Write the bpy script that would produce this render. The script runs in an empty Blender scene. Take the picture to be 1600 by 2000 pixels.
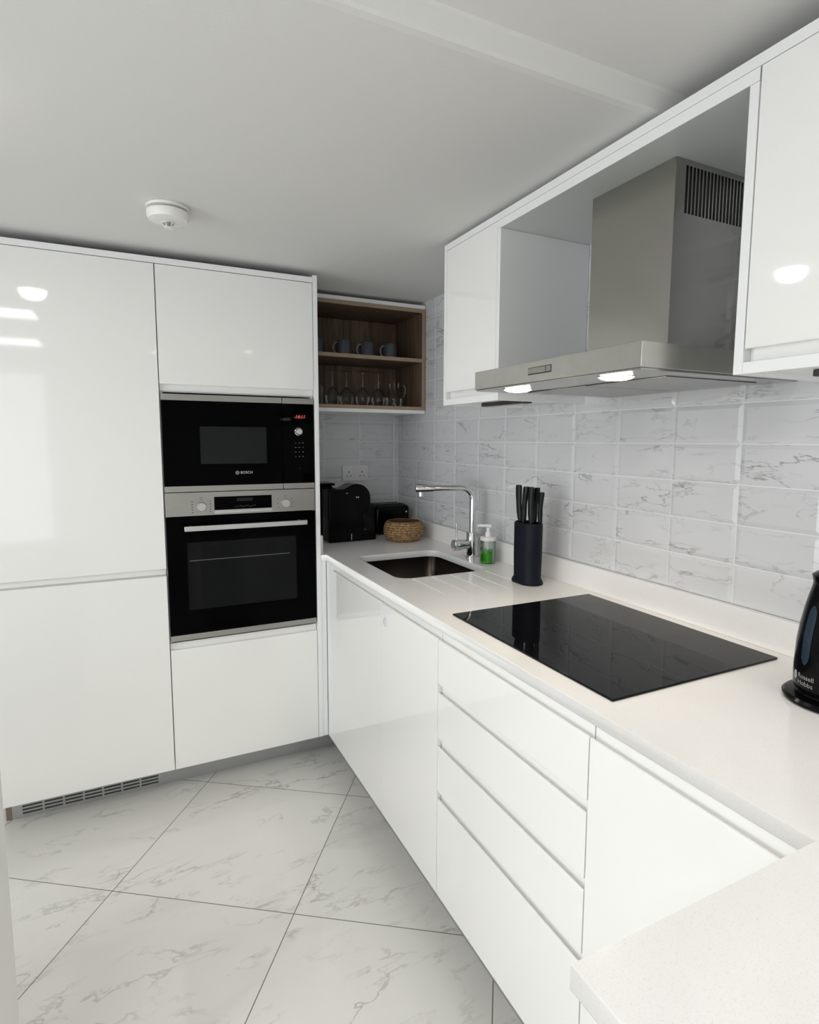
import bpy, bmesh, math, random
from mathutils import Vector, Matrix
R = math.radians
PI = math.pi
sc = bpy.context.scene
COL = sc.collection
random.seed(7)

# ------------------------------------------------------------------ camera
cam_d = bpy.data.cameras.new('camera')
cam = bpy.data.objects.new('camera', cam_d); COL.objects.link(cam)
sc.camera = cam
YAW, PITCH, ROLL, FPX = 26.3712, -6.1743, 0.2401, 1138.93
cam_d.sensor_fit = 'VERTICAL'
cam_d.sensor_height = 24.0
cam_d.lens = 24.0 * FPX / 2000.0
cam_d.shift_x = -18.51 / 2000.0
cam_d.shift_y = -16.79 / 2000.0
cam_d.clip_start = 0.02
ya, pi_, ro = R(YAW), R(PITCH), R(ROLL)
fw = Vector((math.sin(ya) * math.cos(pi_), math.cos(ya) * math.cos(pi_), math.sin(pi_)))
r0 = Vector((math.cos(ya), -math.sin(ya), 0)); u0 = r0.cross(fw)
r2 = r0 * math.cos(ro) + u0 * math.sin(ro); u2 = -r0 * math.sin(ro) + u0 * math.cos(ro)
M = Matrix((( r2.x, u2.x, -fw.x, -1.3865), (r2.y, u2.y, -fw.y, -3.0741), (r2.z, u2.z, -fw.z, 1.4646), (0, 0, 0, 1)))
cam.matrix_world = M

# ------------------------------------------------------------------ world + exposure
w = bpy.data.worlds.new('world'); sc.world = w; w.use_nodes = True
w.node_tree.nodes['Background'].inputs[0].default_value = (0.93, 0.96, 1.0, 1)
w.node_tree.nodes['Background'].inputs[1].default_value = 3.0
sc.view_settings.view_transform = 'Standard'
sc.view_settings.look = 'None'
sc.view_settings.gamma = 1.0
sc.view_settings.use_curve_mapping = False
sc.view_settings.exposure = -0.25
sc.cycles.max_bounces = 10
sc.cycles.diffuse_bounces = 6
sc.cycles.glossy_bounces = 6
sc.cycles.transmission_bounces = 8
sc.cycles.transparent_max_bounces = 12
sc.cycles.caustics_reflective = False
sc.cycles.caustics_refractive = False
sc.cycles.use_denoising = True
sc.cycles.sample_clamp_indirect = 6.0

def area(name, loc, rot, sx, sy, power, col):
    l = bpy.data.lights.new(name, 'AREA'); l.shape = 'RECTANGLE'; l.size = sx; l.size_y = sy
    l.energy = power; l.color = col
    o = bpy.data.objects.new(name, l); COL.objects.link(o); o.location = loc; o.rotation_euler = rot
    return o
# daylight through the two big windows of the living side (just outside the panes)
area('window_daylight', (-2.85, -4.78, 1.10), (R(90), 0, R(180)), 1.75, 2.10, 44, (0.84, 0.92, 1.0))
area('window_daylight', (-4.38, -2.55, 1.20), (R(90), 0, R(-90)), 2.6, 1.8, 50, (0.985, 0.99, 1.0))

# ------------------------------------------------------------------ material helpers
def new_mat(name):
    m = bpy.data.materials.new(name); m.use_nodes = True
    nt = m.node_tree; b = nt.nodes['Principled BSDF']
    return m, nt, b
def L(nt, a, b): nt.links.new(a, b)
def N(nt, t, **kw):
    n = nt.nodes.new(t)
    for k, v in kw.items(): setattr(n, k, v)
    return n
def mth(nt, op, a, b=None, c=None):
    n = nt.nodes.new('ShaderNodeMath'); n.operation = op
    for i, v in enumerate((a, b, c)):
        if v is None: continue
        if isinstance(v, (int, float)): n.inputs[i].default_value = v
        else: L(nt, v, n.inputs[i])
    return n.outputs[0]
def simple(name, col, rough=0.5, metal=0.0, spec=0.5, var=0.02, scale=30.0, bump=0.0, coat=0.0, stretch=None, emit=None):
    """procedural material: slight noise variation of colour and roughness, optional bump"""
    m, nt, b = new_mat(name)
    tc = N(nt, 'ShaderNodeTexCoord'); mp = N(nt, 'ShaderNodeMapping')
    if stretch: mp.inputs['Scale'].default_value = stretch
    L(nt, tc.outputs['Object'], mp.inputs['Vector'])
    no = N(nt, 'ShaderNodeTexNoise'); no.inputs['Scale'].default_value = scale; no.inputs['Detail'].default_value = 3
    L(nt, mp.outputs[0], no.inputs['Vector'])
    cr = N(nt, 'ShaderNodeMix', data_type='RGBA')
    cr.inputs[6].default_value = tuple(max(0, c * (1 - var)) for c in col) + (1,)
    cr.inputs[7].default_value = tuple(min(1, c * (1 + var)) for c in col) + (1,)
    L(nt, no.outputs['Fac'], cr.inputs[0]); L(nt, cr.outputs[2], b.inputs['Base Color'])
    b.inputs['Roughness'].default_value = rough
    b.inputs['Metallic'].default_value = metal
    b.inputs['Specular IOR Level'].default_value = spec
    b.inputs['Coat Weight'].default_value = coat
    b.inputs['Coat Roughness'].default_value = 0.03
    if bump:
        bp = N(nt, 'ShaderNodeBump'); bp.inputs['Strength'].default_value = bump; bp.inputs['Distance'].default_value = 0.002
        L(nt, no.outputs['Fac'], bp.inputs['Height']); L(nt, bp.outputs[0], b.inputs['Normal'])
    if emit:
        b.inputs['Emission Color'].default_value = emit[0] + (1,); b.inputs['Emission Strength'].default_value = emit[1]
    return m

M_gloss = simple('white_gloss_lacquer', (0.845, 0.84, 0.82), 0.045, spec=0.55, var=0.004, scale=3, bump=0.0)
M_white = simple('white_satin_board', (0.82, 0.825, 0.81), 0.28, var=0.006)
M_edge = simple('white_panel_edge', (0.84, 0.845, 0.84), 0.22, var=0.006)
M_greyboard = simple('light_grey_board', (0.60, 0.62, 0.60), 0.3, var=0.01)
M_dark = simple('dark_gap_board', (0.05, 0.05, 0.05), 0.7)
M_paint = simple('white_ceiling_paint', (0.70, 0.695, 0.68), 0.85, var=0.012, scale=160, bump=0.10)
M_wall = simple('white_wall_paint', (0.76, 0.755, 0.74), 0.85, var=0.01, scale=120, bump=0.10)
M_black = simple('black_plastic', (0.0025, 0.0025, 0.003), 0.18, spec=0.12, var=0.05)
M_blackmatt = simple('black_soft_plastic', (0.004, 0.0045, 0.006), 0.42, spec=0.3, var=0.05, bump=0.05, scale=300)
M_navy = simple('dark_navy_plastic', (0.004, 0.006, 0.012), 0.55, spec=0.18, var=0.05, bump=0.05, scale=400)
M_blackglass = simple('black_oven_glass', (0.001, 0.001, 0.0012), 0.02, spec=0.03, var=0.0)
M_winglass = simple('dark_window_glass', (0.008, 0.010, 0.011), 0.05, spec=0.18, var=0.1, scale=8)
M_ovenwin = simple('dark_oven_window', (0.0035, 0.0042, 0.0042), 0.05, spec=0.12, var=0.1, scale=8)
M_hob = simple('black_hob_glass', (0.003, 0.003, 0.004), 0.03, spec=0.15, var=0.0)
M_steel = simple('brushed_steel', (0.36, 0.355, 0.335), 0.30, metal=1.0, var=0.10, scale=14, stretch=(1, 1, 30), bump=0.05)
M_steel2 = simple('brushed_steel_hood', (0.42, 0.41, 0.38), 0.17, metal=1.0, var=0.05, scale=5, bump=0.0)
M_steel2.node_tree.nodes['Principled BSDF'].inputs['Anisotropic'].default_value = 0.5
M_steel2.node_tree.nodes['Principled BSDF'].inputs['Anisotropic Rotation'].default_value = 0.25
M_canopy = simple('brushed_steel_canopy', (0.50, 0.495, 0.46), 0.30, metal=1.0, var=0.10, scale=30, bump=0.0)
M_steelpl = simple('matt_aluminium_plinth', (0.50, 0.51, 0.50), 0.42, metal=0.75, var=0.04, scale=40)
M_sink = simple('sink_steel', (0.10, 0.085, 0.07), 0.20, metal=1.0, var=0.06, scale=30)
M_chrome = simple('chrome', (0.72, 0.72, 0.73), 0.05, metal=1.0, var=0.01)
M_knob = simple('satin_silver_knob', (0.52, 0.52, 0.51), 0.30, metal=0.6, var=0.02)
M_mug = simple('grey_blue_stoneware', (0.085, 0.10, 0.118), 0.35, var=0.05)
M_mugin = simple('pale_mug_glaze', (0.33, 0.31, 0.29), 0.3, var=0.03)
M_plug = simple('white_socket_plastic', (0.80, 0.79, 0.80), 0.3, var=0.01)
M_pump = simple('white_pump_plastic', (0.86, 0.86, 0.84), 0.3, var=0.01)
M_mark = simple('pale_print', (0.55, 0.55, 0.55), 0.5)
M_markdim = simple('dim_print', (0.16, 0.16, 0.16), 0.5)
M_ink = simple('dark_print', (0.03, 0.03, 0.03), 0.5)
M_red = simple('red_led_digits', (0.25, 0.0, 0.0), 0.4, emit=((1.0, 0.08, 0.04), 1.1))
M_lampglow = simple('hood_lamp_glass', (1, 0.95, 0.85), 0.3, emit=((1.0, 0.90, 0.72), 22.0))
M_ceillamp = simple('ceiling_lamp_diffuser', (1, 1, 1), 0.4, emit=((1.0, 0.97, 0.92), 11.0))
M_panel = simple('led_panel_diffuser', (1, 1, 1), 0.4, emit=((1.0, 0.985, 0.965), 10.5))
M_smoke = simple('white_detector_plastic', (0.80, 0.79, 0.77), 0.4, var=0.01)
M_gauge = simple('blue_grey_gauge', (0.020, 0.034, 0.052), 0.2, spec=0.2, var=0.08)
M_wet = simple('grey_detector_lens', (0.30, 0.30, 0.28), 0.2)
M_disc = simple('clear_grey_disc', (0.70, 0.71, 0.74), 0.15, var=0.02)
M_brown = simple('raw_chipboard', (0.22, 0.16, 0.12), 0.8, var=0.2)
M_alu = simple('dark_lamp_housing', (0.07, 0.065, 0.06), 0.4, metal=0.5)

def glass(name, col, ior=1.45, rough=0.0):
    m, nt, b = new_mat(name)
    b.inputs['Base Color'].default_value = col + (1,); b.inputs['Roughness'].default_value = rough
    b.inputs['Transmission Weight'].default_value = 1.0; b.inputs['IOR'].default_value = ior
    # thin glass casts a light tinted shadow instead of a black one, from every viewpoint
    return m
M_glass = glass('clear_glass', (0.97, 0.98, 0.98), 1.45)
def thin_glass(name, tint, gl=0.12):
    m, nt, b = new_mat(name); nt.nodes.remove(b)
    out = nt.nodes['Material Output']
    tr = N(nt, 'ShaderNodeBsdfTransparent'); tr.inputs[0].default_value = tint + (1,)
    g = N(nt, 'ShaderNodeBsdfGlossy'); g.inputs['Roughness'].default_value = 0.02
    lw = N(nt, 'ShaderNodeFresnel'); lw.inputs[0].default_value = 1.42
    f = mth(nt, 'MULTIPLY', lw.outputs[0], 0.55 + gl)
    mx = N(nt, 'ShaderNodeMixShader'); L(nt, f, mx.inputs[0]); L(nt, tr.outputs[0], mx.inputs[1]); L(nt, g.outputs[0], mx.inputs[2])
    L(nt, mx.outputs[0], out.inputs[0])
    return m
M_tglass = thin_glass('thin_drinking_glass', (0.965, 0.97, 0.97))
M_pane = thin_glass('window_pane_glass', (0.97, 0.98, 0.98), 0.1)
M_bottle = thin_glass('clear_bottle_plastic', (0.90, 0.93, 0.90))
m, nt, b = new_mat('green_soap'); M_soap = m
b.inputs['Base Color'].default_value = (0.03, 0.33, 0.005, 1); b.inputs['Roughness'].default_value = 0.08
b.inputs['Emission Strength'].default_value = 0.0
_n = N(nt, 'ShaderNodeTexNoise'); _n.inputs['Scale'].default_value = 20
_r = N(nt, 'ShaderNodeMix', data_type='RGBA'); _r.inputs[6].default_value = (0.04, 0.34, 0.006, 1); _r.inputs[7].default_value = (0.055, 0.42, 0.012, 1)
L(nt, _n.outputs['Fac'], _r.inputs[0]); L(nt, _r.outputs[2], b.inputs['Base Color'])

def veins(nt, vec, scale, width, seed):
    """thin marble veins: zero crossing of a distorted noise, masked by a second noise"""
    n = N(nt, 'ShaderNodeTexNoise'); n.inputs['Scale'].default_value = scale; n.inputs['Detail'].default_value = 6
    n.inputs['Roughness'].default_value = 0.6; n.inputs['Distortion'].default_value = 0.3
    mp = N(nt, 'ShaderNodeMapping'); mp.inputs['Location'].default_value = (seed, seed * 1.7, seed * 0.3)
    L(nt, vec, mp.inputs['Vector']); L(nt, mp.outputs[0], n.inputs['Vector'])
    d = mth(nt, 'ABSOLUTE', mth(nt, 'SUBTRACT', n.outputs['Fac'], 0.5))
    v = mth(nt, 'MAXIMUM', mth(nt, 'SUBTRACT', 1.0, mth(nt, 'DIVIDE', d, width)), 0.0)
    n2 = N(nt, 'ShaderNodeTexNoise'); n2.inputs['Scale'].default_value = scale * 1.6; n2.inputs['Detail'].default_value = 2
    mp2 = N(nt, 'ShaderNodeMapping'); mp2.inputs['Location'].default_value = (seed * 3 + 5, seed, 2)
    L(nt, vec, mp2.inputs['Vector']); L(nt, mp2.outputs[0], n2.inputs['Vector'])
    mask = mth(nt, 'MULTIPLY', mth(nt, 'MAXIMUM', mth(nt, 'SUBTRACT', n2.outputs['Fac'], 0.47), 0.0), 6.0)
    mask = mth(nt, 'MINIMUM', mask, 1.0)
    return mth(nt, 'MULTIPLY', v, mask)

# floor: polished marble tiles laid diagonally with thin grey joints
m, nt, b = new_mat('marble_floor_tiles'); M_floor = m
tc = N(nt, 'ShaderNodeTexCoord'); sep = N(nt, 'ShaderNodeSeparateXYZ'); L(nt, tc.outputs['Object'], sep.inputs[0])
X, Y = sep.outputs[0], sep.outputs[1]
A = R(55.3); TS = 0.617
nn = mth(nt, 'DIVIDE', mth(nt, 'ADD', mth(nt, 'SUBTRACT', mth(nt, 'MULTIPLY', X, math.sin(A)), mth(nt, 'MULTIPLY', Y, math.cos(A))), 0.010 + TS * 20), TS)
mm = mth(nt, 'DIVIDE', mth(nt, 'ADD', mth(nt, 'ADD', mth(nt, 'MULTIPLY', X, math.cos(A)), mth(nt, 'MULTIPLY', Y, math.sin(A))), 1.726 + TS * 20), TS)
def joint(nt, v, hw_):
    f = mth(nt, 'FRACT', v); return mth(nt, 'LESS_THAN', mth(nt, 'MINIMUM', f, mth(nt, 'SUBTRACT', 1.0, f)), hw_)
g = mth(nt, 'MAXIMUM', joint(nt, nn, 0.0024), joint(nt, mm, 0.0024))
cmb = N(nt, 'ShaderNodeCombineXYZ'); L(nt, mth(nt, 'FLOOR', nn), cmb.inputs[0]); L(nt, mth(nt, 'FLOOR', mm), cmb.inputs[1])
wn = N(nt, 'ShaderNodeTexWhiteNoise'); L(nt, cmb.outputs[0], wn.inputs['Vector'])
off = N(nt, 'ShaderNodeVectorMath', operation='SCALE'); off.inputs['Scale'].default_value = 17.0; L(nt, wn.outputs['Color'], off.inputs[0])
add = N(nt, 'ShaderNodeVectorMath', operation='ADD')
mpv = N(nt, 'ShaderNodeMapping'); mpv.inputs['Rotation'].default_value = (0, 0, R(-48)); mpv.inputs['Scale'].default_value = (0.6, 1.5, 1)
L(nt, tc.outputs['Object'], mpv.inputs[0]); L(nt, mpv.outputs[0], add.inputs[0]); L(nt, off.outputs[0], add.inputs[1])
v1 = veins(nt, add.outputs[0], 1.7, 0.008, 3.1); v2 = veins(nt, add.outputs[0], 4.6, 0.022, 9.4)
v3 = veins(nt, add.outputs[0], 1.1, 0.05, 5.7)
vs = mth(nt, 'ADD', mth(nt, 'MULTIPLY', v1, 0.50), mth(nt, 'ADD', mth(nt, 'MULTIPLY', v2, 0.35), mth(nt, 'MULTIPLY', v3, 0.16)))
nb = N(nt, 'ShaderNodeTexNoise'); nb.inputs['Scale'].default_value = 2.2; L(nt, add.outputs[0], nb.inputs['Vector'])
c1 = N(nt, 'ShaderNodeMix', data_type='RGBA'); c1.inputs[6].default_value = (0.72, 0.71, 0.67, 1); c1.inputs[7].default_value = (0.80, 0.785, 0.75, 1)
L(nt, nb.outputs['Fac'], c1.inputs[0])
c2 = N(nt, 'ShaderNodeMix', data_type='RGBA'); L(nt, mth(nt, 'MINIMUM', vs, 0.85), c2.inputs[0]); L(nt, c1.outputs[2], c2.inputs[6]); c2.inputs[7].default_value = (0.20, 0.195, 0.18, 1)
c3 = N(nt, 'ShaderNodeMix', data_type='RGBA'); L(nt, g, c3.inputs[0]); L(nt, c2.outputs[2], c3.inputs[6]); c3.inputs[7].default_value = (0.16, 0.155, 0.14, 1)
L(nt, c3.outputs[2], b.inputs['Base Color'])
L(nt, mth(nt, 'ADD', 0.055, mth(nt, 'MULTIPLY', g, 0.5)), b.inputs['Roughness'])
b.inputs['Specular IOR Level'].default_value = 0.5

# wall tiles: white glazed ceramic with grey veins, each tile its own piece of pattern
def tile_mat(name, u_idx, u_off, zoff, gray=(0.67, 0.675, 0.69)):
    m, nt, b = new_mat(name)
    tc = N(nt, 'ShaderNodeTexCoord'); sep = N(nt, 'ShaderNodeSeparateXYZ'); L(nt, tc.outputs['Object'], sep.inputs[0])
    u = mth(nt, 'FLOOR', mth(nt, 'DIVIDE', mth(nt, 'ADD', sep.outputs[u_idx], u_off), 0.2065))
    v = mth(nt, 'FLOOR', mth(nt, 'DIVIDE', mth(nt, 'ADD', sep.outputs[2], zoff), 0.1032))
    cmb = N(nt, 'ShaderNodeCombineXYZ'); L(nt, u, cmb.inputs[0]); L(nt, v, cmb.inputs[1])
    wn = N(nt, 'ShaderNodeTexWhiteNoise'); L(nt, cmb.outputs[0], wn.inputs['Vector'])
    off = N(nt, 'ShaderNodeVectorMath', operation='SCALE'); off.inputs['Scale'].default_value = 23.0; L(nt, wn.outputs['Color'], off.inputs[0])
    add = N(nt, 'ShaderNodeVectorMath', operation='ADD'); 
    mr = N(nt, 'ShaderNodeMapping'); mr.inputs['Rotation'].default_value = (R(-52), 0, 0) if u_idx == 1 else (0, R(52), 0)
    mr.inputs['Scale'].default_value = (1, 0.55, 1.9) if u_idx == 1 else (0.55, 1, 1.9)
    L(nt, tc.outputs['Object'], mr.inputs[0]); L(nt, mr.outputs[0], add.inputs[0]); L(nt, off.outputs[0], add.inputs[1])
    v1 = veins(nt, add.outputs[0], 4.0, 0.011, 1.3); v2 = veins(nt, add.outputs[0], 7.0, 0.018, 6.1)
    vs = mth(nt, 'MINIMUM', mth(nt, 'ADD', mth(nt, 'MULTIPLY', v1, 0.80), mth(nt, 'MULTIPLY', v2, 0.40)), 0.8)
    nb = N(nt, 'ShaderNodeTexNoise'); nb.inputs['Scale'].default_value = 6; L(nt, add.outputs[0], nb.inputs['Vector'])
    c1 = N(nt, 'ShaderNodeMix', data_type='RGBA'); c1.inputs[6].default_value = tuple(c * 0.95 for c in gray) + (1,); c1.inputs[7].default_value = tuple(min(1, c * 1.04) for c in gray) + (1,)
    L(nt, nb.outputs['Fac'], c1.inputs[0])
    c2 = N(nt, 'ShaderNodeMix', data_type='RGBA'); L(nt, vs, c2.inputs[0]); L(nt, c1.outputs[2], c2.inputs[6]); c2.inputs[7].default_value = (0.24, 0.24, 0.245, 1)
    L(nt, c2.outputs[2], b.inputs['Base Color']); b.inputs['Roughness'].default_value = 0.11
    return m
M_tile_r = tile_mat('marble_wall_tiles_right', 1, 0.2497 + 0.2065 * 40, -1.4581 + 0.1032 * 40)
M_tile_b = tile_mat('marble_wall_tiles_back', 0, 0.2333 + 0.2065 * 40, -1.4581 + 0.1032 * 40)
M_grout = simple('white_grout', (0.84, 0.85, 0.86), 0.8, var=0.02)

# worktop: speckled off-white quartz
m, nt, b = new_mat('speckled_quartz'); M_quartz = m
tc = N(nt, 'ShaderNodeTexCoord')
n1 = N(nt, 'ShaderNodeTexNoise'); n1.inputs['Scale'].default_value = 650; n1.inputs['Detail'].default_value = 1; L(nt, tc.outputs['Object'], n1.inputs['Vector'])
n2 = N(nt, 'ShaderNodeTexNoise'); n2.inputs['Scale'].default_value = 5; n2.inputs['Detail'].default_value = 4; L(nt, tc.outputs['Object'], n2.inputs['Vector'])
rp = N(nt, 'ShaderNodeValToRGB'); L(nt, n1.outputs['Fac'], rp.inputs[0])
rp.color_ramp.elements[0].position = 0.26; rp.color_ramp.elements[0].color = (0.84, 0.83, 0.82, 1)
rp.color_ramp.elements[1].position = 0.42; rp.color_ramp.elements[1].color = (0.94, 0.925, 0.915, 1)
mx = N(nt, 'ShaderNodeMix', data_type='RGBA'); mx.blend_type = 'MULTIPLY'; mx.inputs[0].default_value = 0.10
L(nt, rp.outputs[0], mx.inputs[6]); L(nt, n2.outputs['Fac'], mx.inputs[7]); L(nt, mx.outputs[2], b.inputs['Base Color'])
b.inputs['Roughness'].default_value = 0.12

# oak-effect board, colour darkened to carry the shade inside the shelves
m, nt, b = new_mat('oak_effect_board_shaded'); M_oakshade = m
tc = N(nt, 'ShaderNodeTexCoord'); mp = N(nt, 'ShaderNodeMapping'); mp.inputs['Scale'].default_value = (22, 22, 1.2); L(nt, tc.outputs['Object'], mp.inputs[0])
n1 = N(nt, 'ShaderNodeTexNoise'); n1.inputs['Scale'].default_value = 1.6; n1.inputs['Detail'].default_value = 6; n1.inputs['Distortion'].default_value = 1.2; L(nt, mp.outputs[0], n1.inputs['Vector'])
rp = N(nt, 'ShaderNodeValToRGB'); L(nt, n1.outputs['Fac'], rp.inputs[0])
rp.color_ramp.elements[0].position = 0.3; rp.color_ramp.elements[0].color = (0.085, 0.050, 0.030, 1)
rp.color_ramp.elements[1].position = 0.7; rp.color_ramp.elements[1].color = (0.20, 0.135, 0.088, 1)
L(nt, rp.outputs[0], b.inputs['Base Color']); b.inputs['Roughness'].default_value = 0.5
# woven straw
m, nt, b = new_mat('woven_straw'); M_straw = m
tc = N(nt, 'ShaderNodeTexCoord')
n1 = N(nt, 'ShaderNodeTexNoise'); n1.inputs['Scale'].default_value = 90; n1.inputs['Detail'].default_value = 3; L(nt, tc.outputs['Object'], n1.inputs['Vector'])
rp = N(nt, 'ShaderNodeValToRGB'); L(nt, n1.outputs['Fac'], rp.inputs[0])
rp.color_ramp.elements[0].position = 0.35; rp.color_ramp.elements[0].color = (0.22, 0.11, 0.035, 1)
rp.color_ramp.elements[1].position = 0.62; rp.color_ramp.elements[1].color = (0.50, 0.34, 0.16, 1)
wv = N(nt, 'ShaderNodeTexWave'); wv.bands_direction = 'Z'; wv.inputs['Scale'].default_value = 27; wv.inputs['Distortion'].default_value = 1.5; wv.inputs['Detail Scale'].default_value = 2.0
L(nt, tc.outputs['Object'], wv.inputs['Vector'])
sm = N(nt, 'ShaderNodeMix', data_type='RGBA'); sm.blend_type = 'MULTIPLY'
L(nt, mth(nt, 'MULTIPLY', mth(nt, 'SUBTRACT', 1.0, wv.outputs['Fac']), 0.75), sm.inputs[0]); L(nt, rp.outputs[0], sm.inputs[6]); sm.inputs[7].default_value = (0.30, 0.22, 0.15, 1)
L(nt, sm.outputs[2], b.inputs['Base Color']); b.inputs['Roughness'].default_value = 0.7
M_strawshade = simple('straw_inside_shaded', (0.10, 0.045, 0.018), 0.8, var=0.3, scale=90)  # same straw, with the basket's inner shadow put into the colour

# ------------------------------------------------------------------ mesh helpers
def add_box(bm, x0, x1, y0, y1, z0, z1):
    vs = [bm.verts.new((x, y, z)) for x in (x0, x1) for y in (y0, y1) for z in (z0, z1)]
    for f in ((0, 1, 3, 2), (4, 6, 7, 5), (0, 4, 5, 1), (2, 3, 7, 6), (0, 2, 6, 4), (1, 5, 7, 3)):
        bm.faces.new([vs[i] for i in f])
def link(name, bm, mat, parent=None, bevel=0.0, seg=2, smooth=False, angle=35):
    bmesh.ops.recalc_face_normals(bm, faces=bm.faces)
    me = bpy.data.meshes.new(name); bm.to_mesh(me); bm.free()
    o = bpy.data.objects.new(name, me); COL.objects.link(o)
    for mt in (mat if isinstance(mat, (list, tuple)) else [mat]): me.materials.append(mt)
    if parent is not None:
        o.parent = parent; o.matrix_parent_inverse = Matrix.Translation(-parent.location) if parent.rotation_euler.z == 0 else Matrix()
    if bevel:
        md = o.modifiers.new('bevel', 'BEVEL'); md.width = bevel; md.segments = seg; md.limit_method = 'ANGLE'; md.angle_limit = R(35)
        md.harden_normals = False
    if smooth or bevel:
        for p in me.polygons: p.use_smooth = True
        try: me.set_sharp_from_angle(angle=R(angle))
        except Exception: pass
    return o
def box(name, mat, x0, x1, y0, y1, z0, z1, parent=None, bevel=0.0):
    bm = bmesh.new(); add_box(bm, min(x0, x1), max(x0, x1), min(y0, y1), max(y0, y1), min(z0, z1), max(z0, z1)); return link(name, bm, mat, parent, bevel)
def boxes(name, mat, lst, parent=None, bevel=0.0):
    bm = bmesh.new()
    for a in lst: add_box(bm, *a)
    return link(name, bm, mat, parent, bevel)
def lathe(bm, prof, c=(0, 0, 0), n=40, axis='z', shift=None):
    rings = []
    for i, (r, h) in enumerate(prof):
        ring = []
        sx, sy = shift(i) if shift else (0, 0)
        if r < 1e-6:
            p = {'z': (sx, sy, h), 'x': (h, 0, 0), 'y': (0, h, 0)}[axis]
            ring = [bm.verts.new((c[0] + p[0], c[1] + p[1], c[2] + p[2]))]
        else:
            for k in range(n):
                t = 2 * PI * k / n; a, b_ = r * math.cos(t), r * math.sin(t)
                p = {'z': (a + sx, b_ + sy, h), 'x': (h, a, b_), 'y': (a, h, b_)}[axis]
                ring.append(bm.verts.new((c[0] + p[0], c[1] + p[1], c[2] + p[2])))
        rings.append(ring)
    for a, b_ in zip(rings, rings[1:]):
        for k in range(n):
            k2 = (k + 1) % n
            if len(a) == 1 and len(b_) == 1: continue
            if len(a) == 1: bm.faces.new((a[0], b_[k], b_[k2]))
            elif len(b_) == 1: bm.faces.new((a[k], a[k2], b_[0]))
            else: bm.faces.new((a[k], a[k2], b_[k2], b_[k]))
def latheo(name, mat, prof, c, parent=None, n=40, axis='z', angle=35):
    bm = bmesh.new(); lathe(bm, prof, c, n, axis); return link(name, bm, mat, parent, smooth=True, angle=angle)
def tube(bm, pts, rad, n=16, cap=True):
    pts = [Vector(p) for p in pts]; rr = rad if isinstance(rad, (list, tuple)) else [rad] * len(pts)
    rings = []; up = None
    for i, p in enumerate(pts):
        d = (pts[min(i + 1, len(pts) - 1)] - pts[max(i - 1, 0)]).normalized()
        if up is None:
            up = Vector((0, 0, 1)) if abs(d.z) < 0.9 else Vector((0, 1, 0))
        a = d.cross(up).normalized(); b_ = a.cross(d).normalized(); up = b_
        rings.append([bm.verts.new(p + (a * math.cos(2 * PI * k / n) + b_ * math.sin(2 * PI * k / n)) * rr[i]) for k in range(n)])
    for a, b_ in zip(rings, rings[1:]):
        for k in range(n): bm.faces.new((a[k], a[(k + 1) % n], b_[(k + 1) % n], b_[k]))
    if cap:
        bm.faces.new(rings[0]); bm.faces.new(list(reversed(rings[-1])))
def tubeo(name, mat, pts, rad, parent=None, n=16):
    bm = bmesh.new(); tube(bm, pts, rad, n); return link(name, bm, mat, parent, smooth=True)
def prism(bm, poly, a0, a1, fn):
    v0 = [bm.verts.new(fn(a0, p, q)) for p, q in poly]; v1 = [bm.verts.new(fn(a1, p, q)) for p, q in poly]
    n = len(poly)
    for i in range(n): bm.faces.new((v0[i], v0[(i + 1) % n], v1[(i + 1) % n], v1[i]))
    bm.faces.new(v0); bm.faces.new(list(reversed(v1)))
def thing(name, label, cat, loc=(0, 0, 0), group=None):
    o = bpy.data.objects.new(name, None); COL.objects.link(o); o.empty_display_size = 0.05
    o.location = loc; o['label'] = label; o['category'] = cat
    if group: o['group'] = group
    return o
def tag(o, label, cat, group=None):
    o['label'] = label; o['category'] = cat
    if group: o['group'] = group
    return o
def struct(o): o['kind'] = 'structure'; return o
def text_mesh(name, s, size, mat, place, parent=None, depth=0.0004, shear=0.0, align='CENTER', spacing=1.0):
    """place: function (x, y, z) of the text plane -> world point"""
    cu = bpy.data.curves.new(name, 'FONT'); cu.body = s; cu.size = size; cu.align_x = align; cu.align_y = 'CENTER'
    cu.extrude = depth; cu.shear = shear; cu.space_character = spacing; cu.resolution_u = 3; cu.offset = 0.0
    t = bpy.data.objects.new(name, cu); COL.objects.link(t)
    dg = bpy.context.evaluated_depsgraph_get(); dg.update()
    me = bpy.data.meshes.new_from_object(t.evaluated_get(dg)); bpy.data.objects.remove(t)
    for v in me.vertices: v.co = place(v.co.x, v.co.y, v.co.z + depth)
    me.materials.clear(); me.materials.append(mat)
    o = bpy.data.objects.new(name, me); COL.objects.link(o)
    if parent is not None: o.parent = parent; o.matrix_parent_inverse = Matrix.Translation(-parent.location)
    return o

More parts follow.
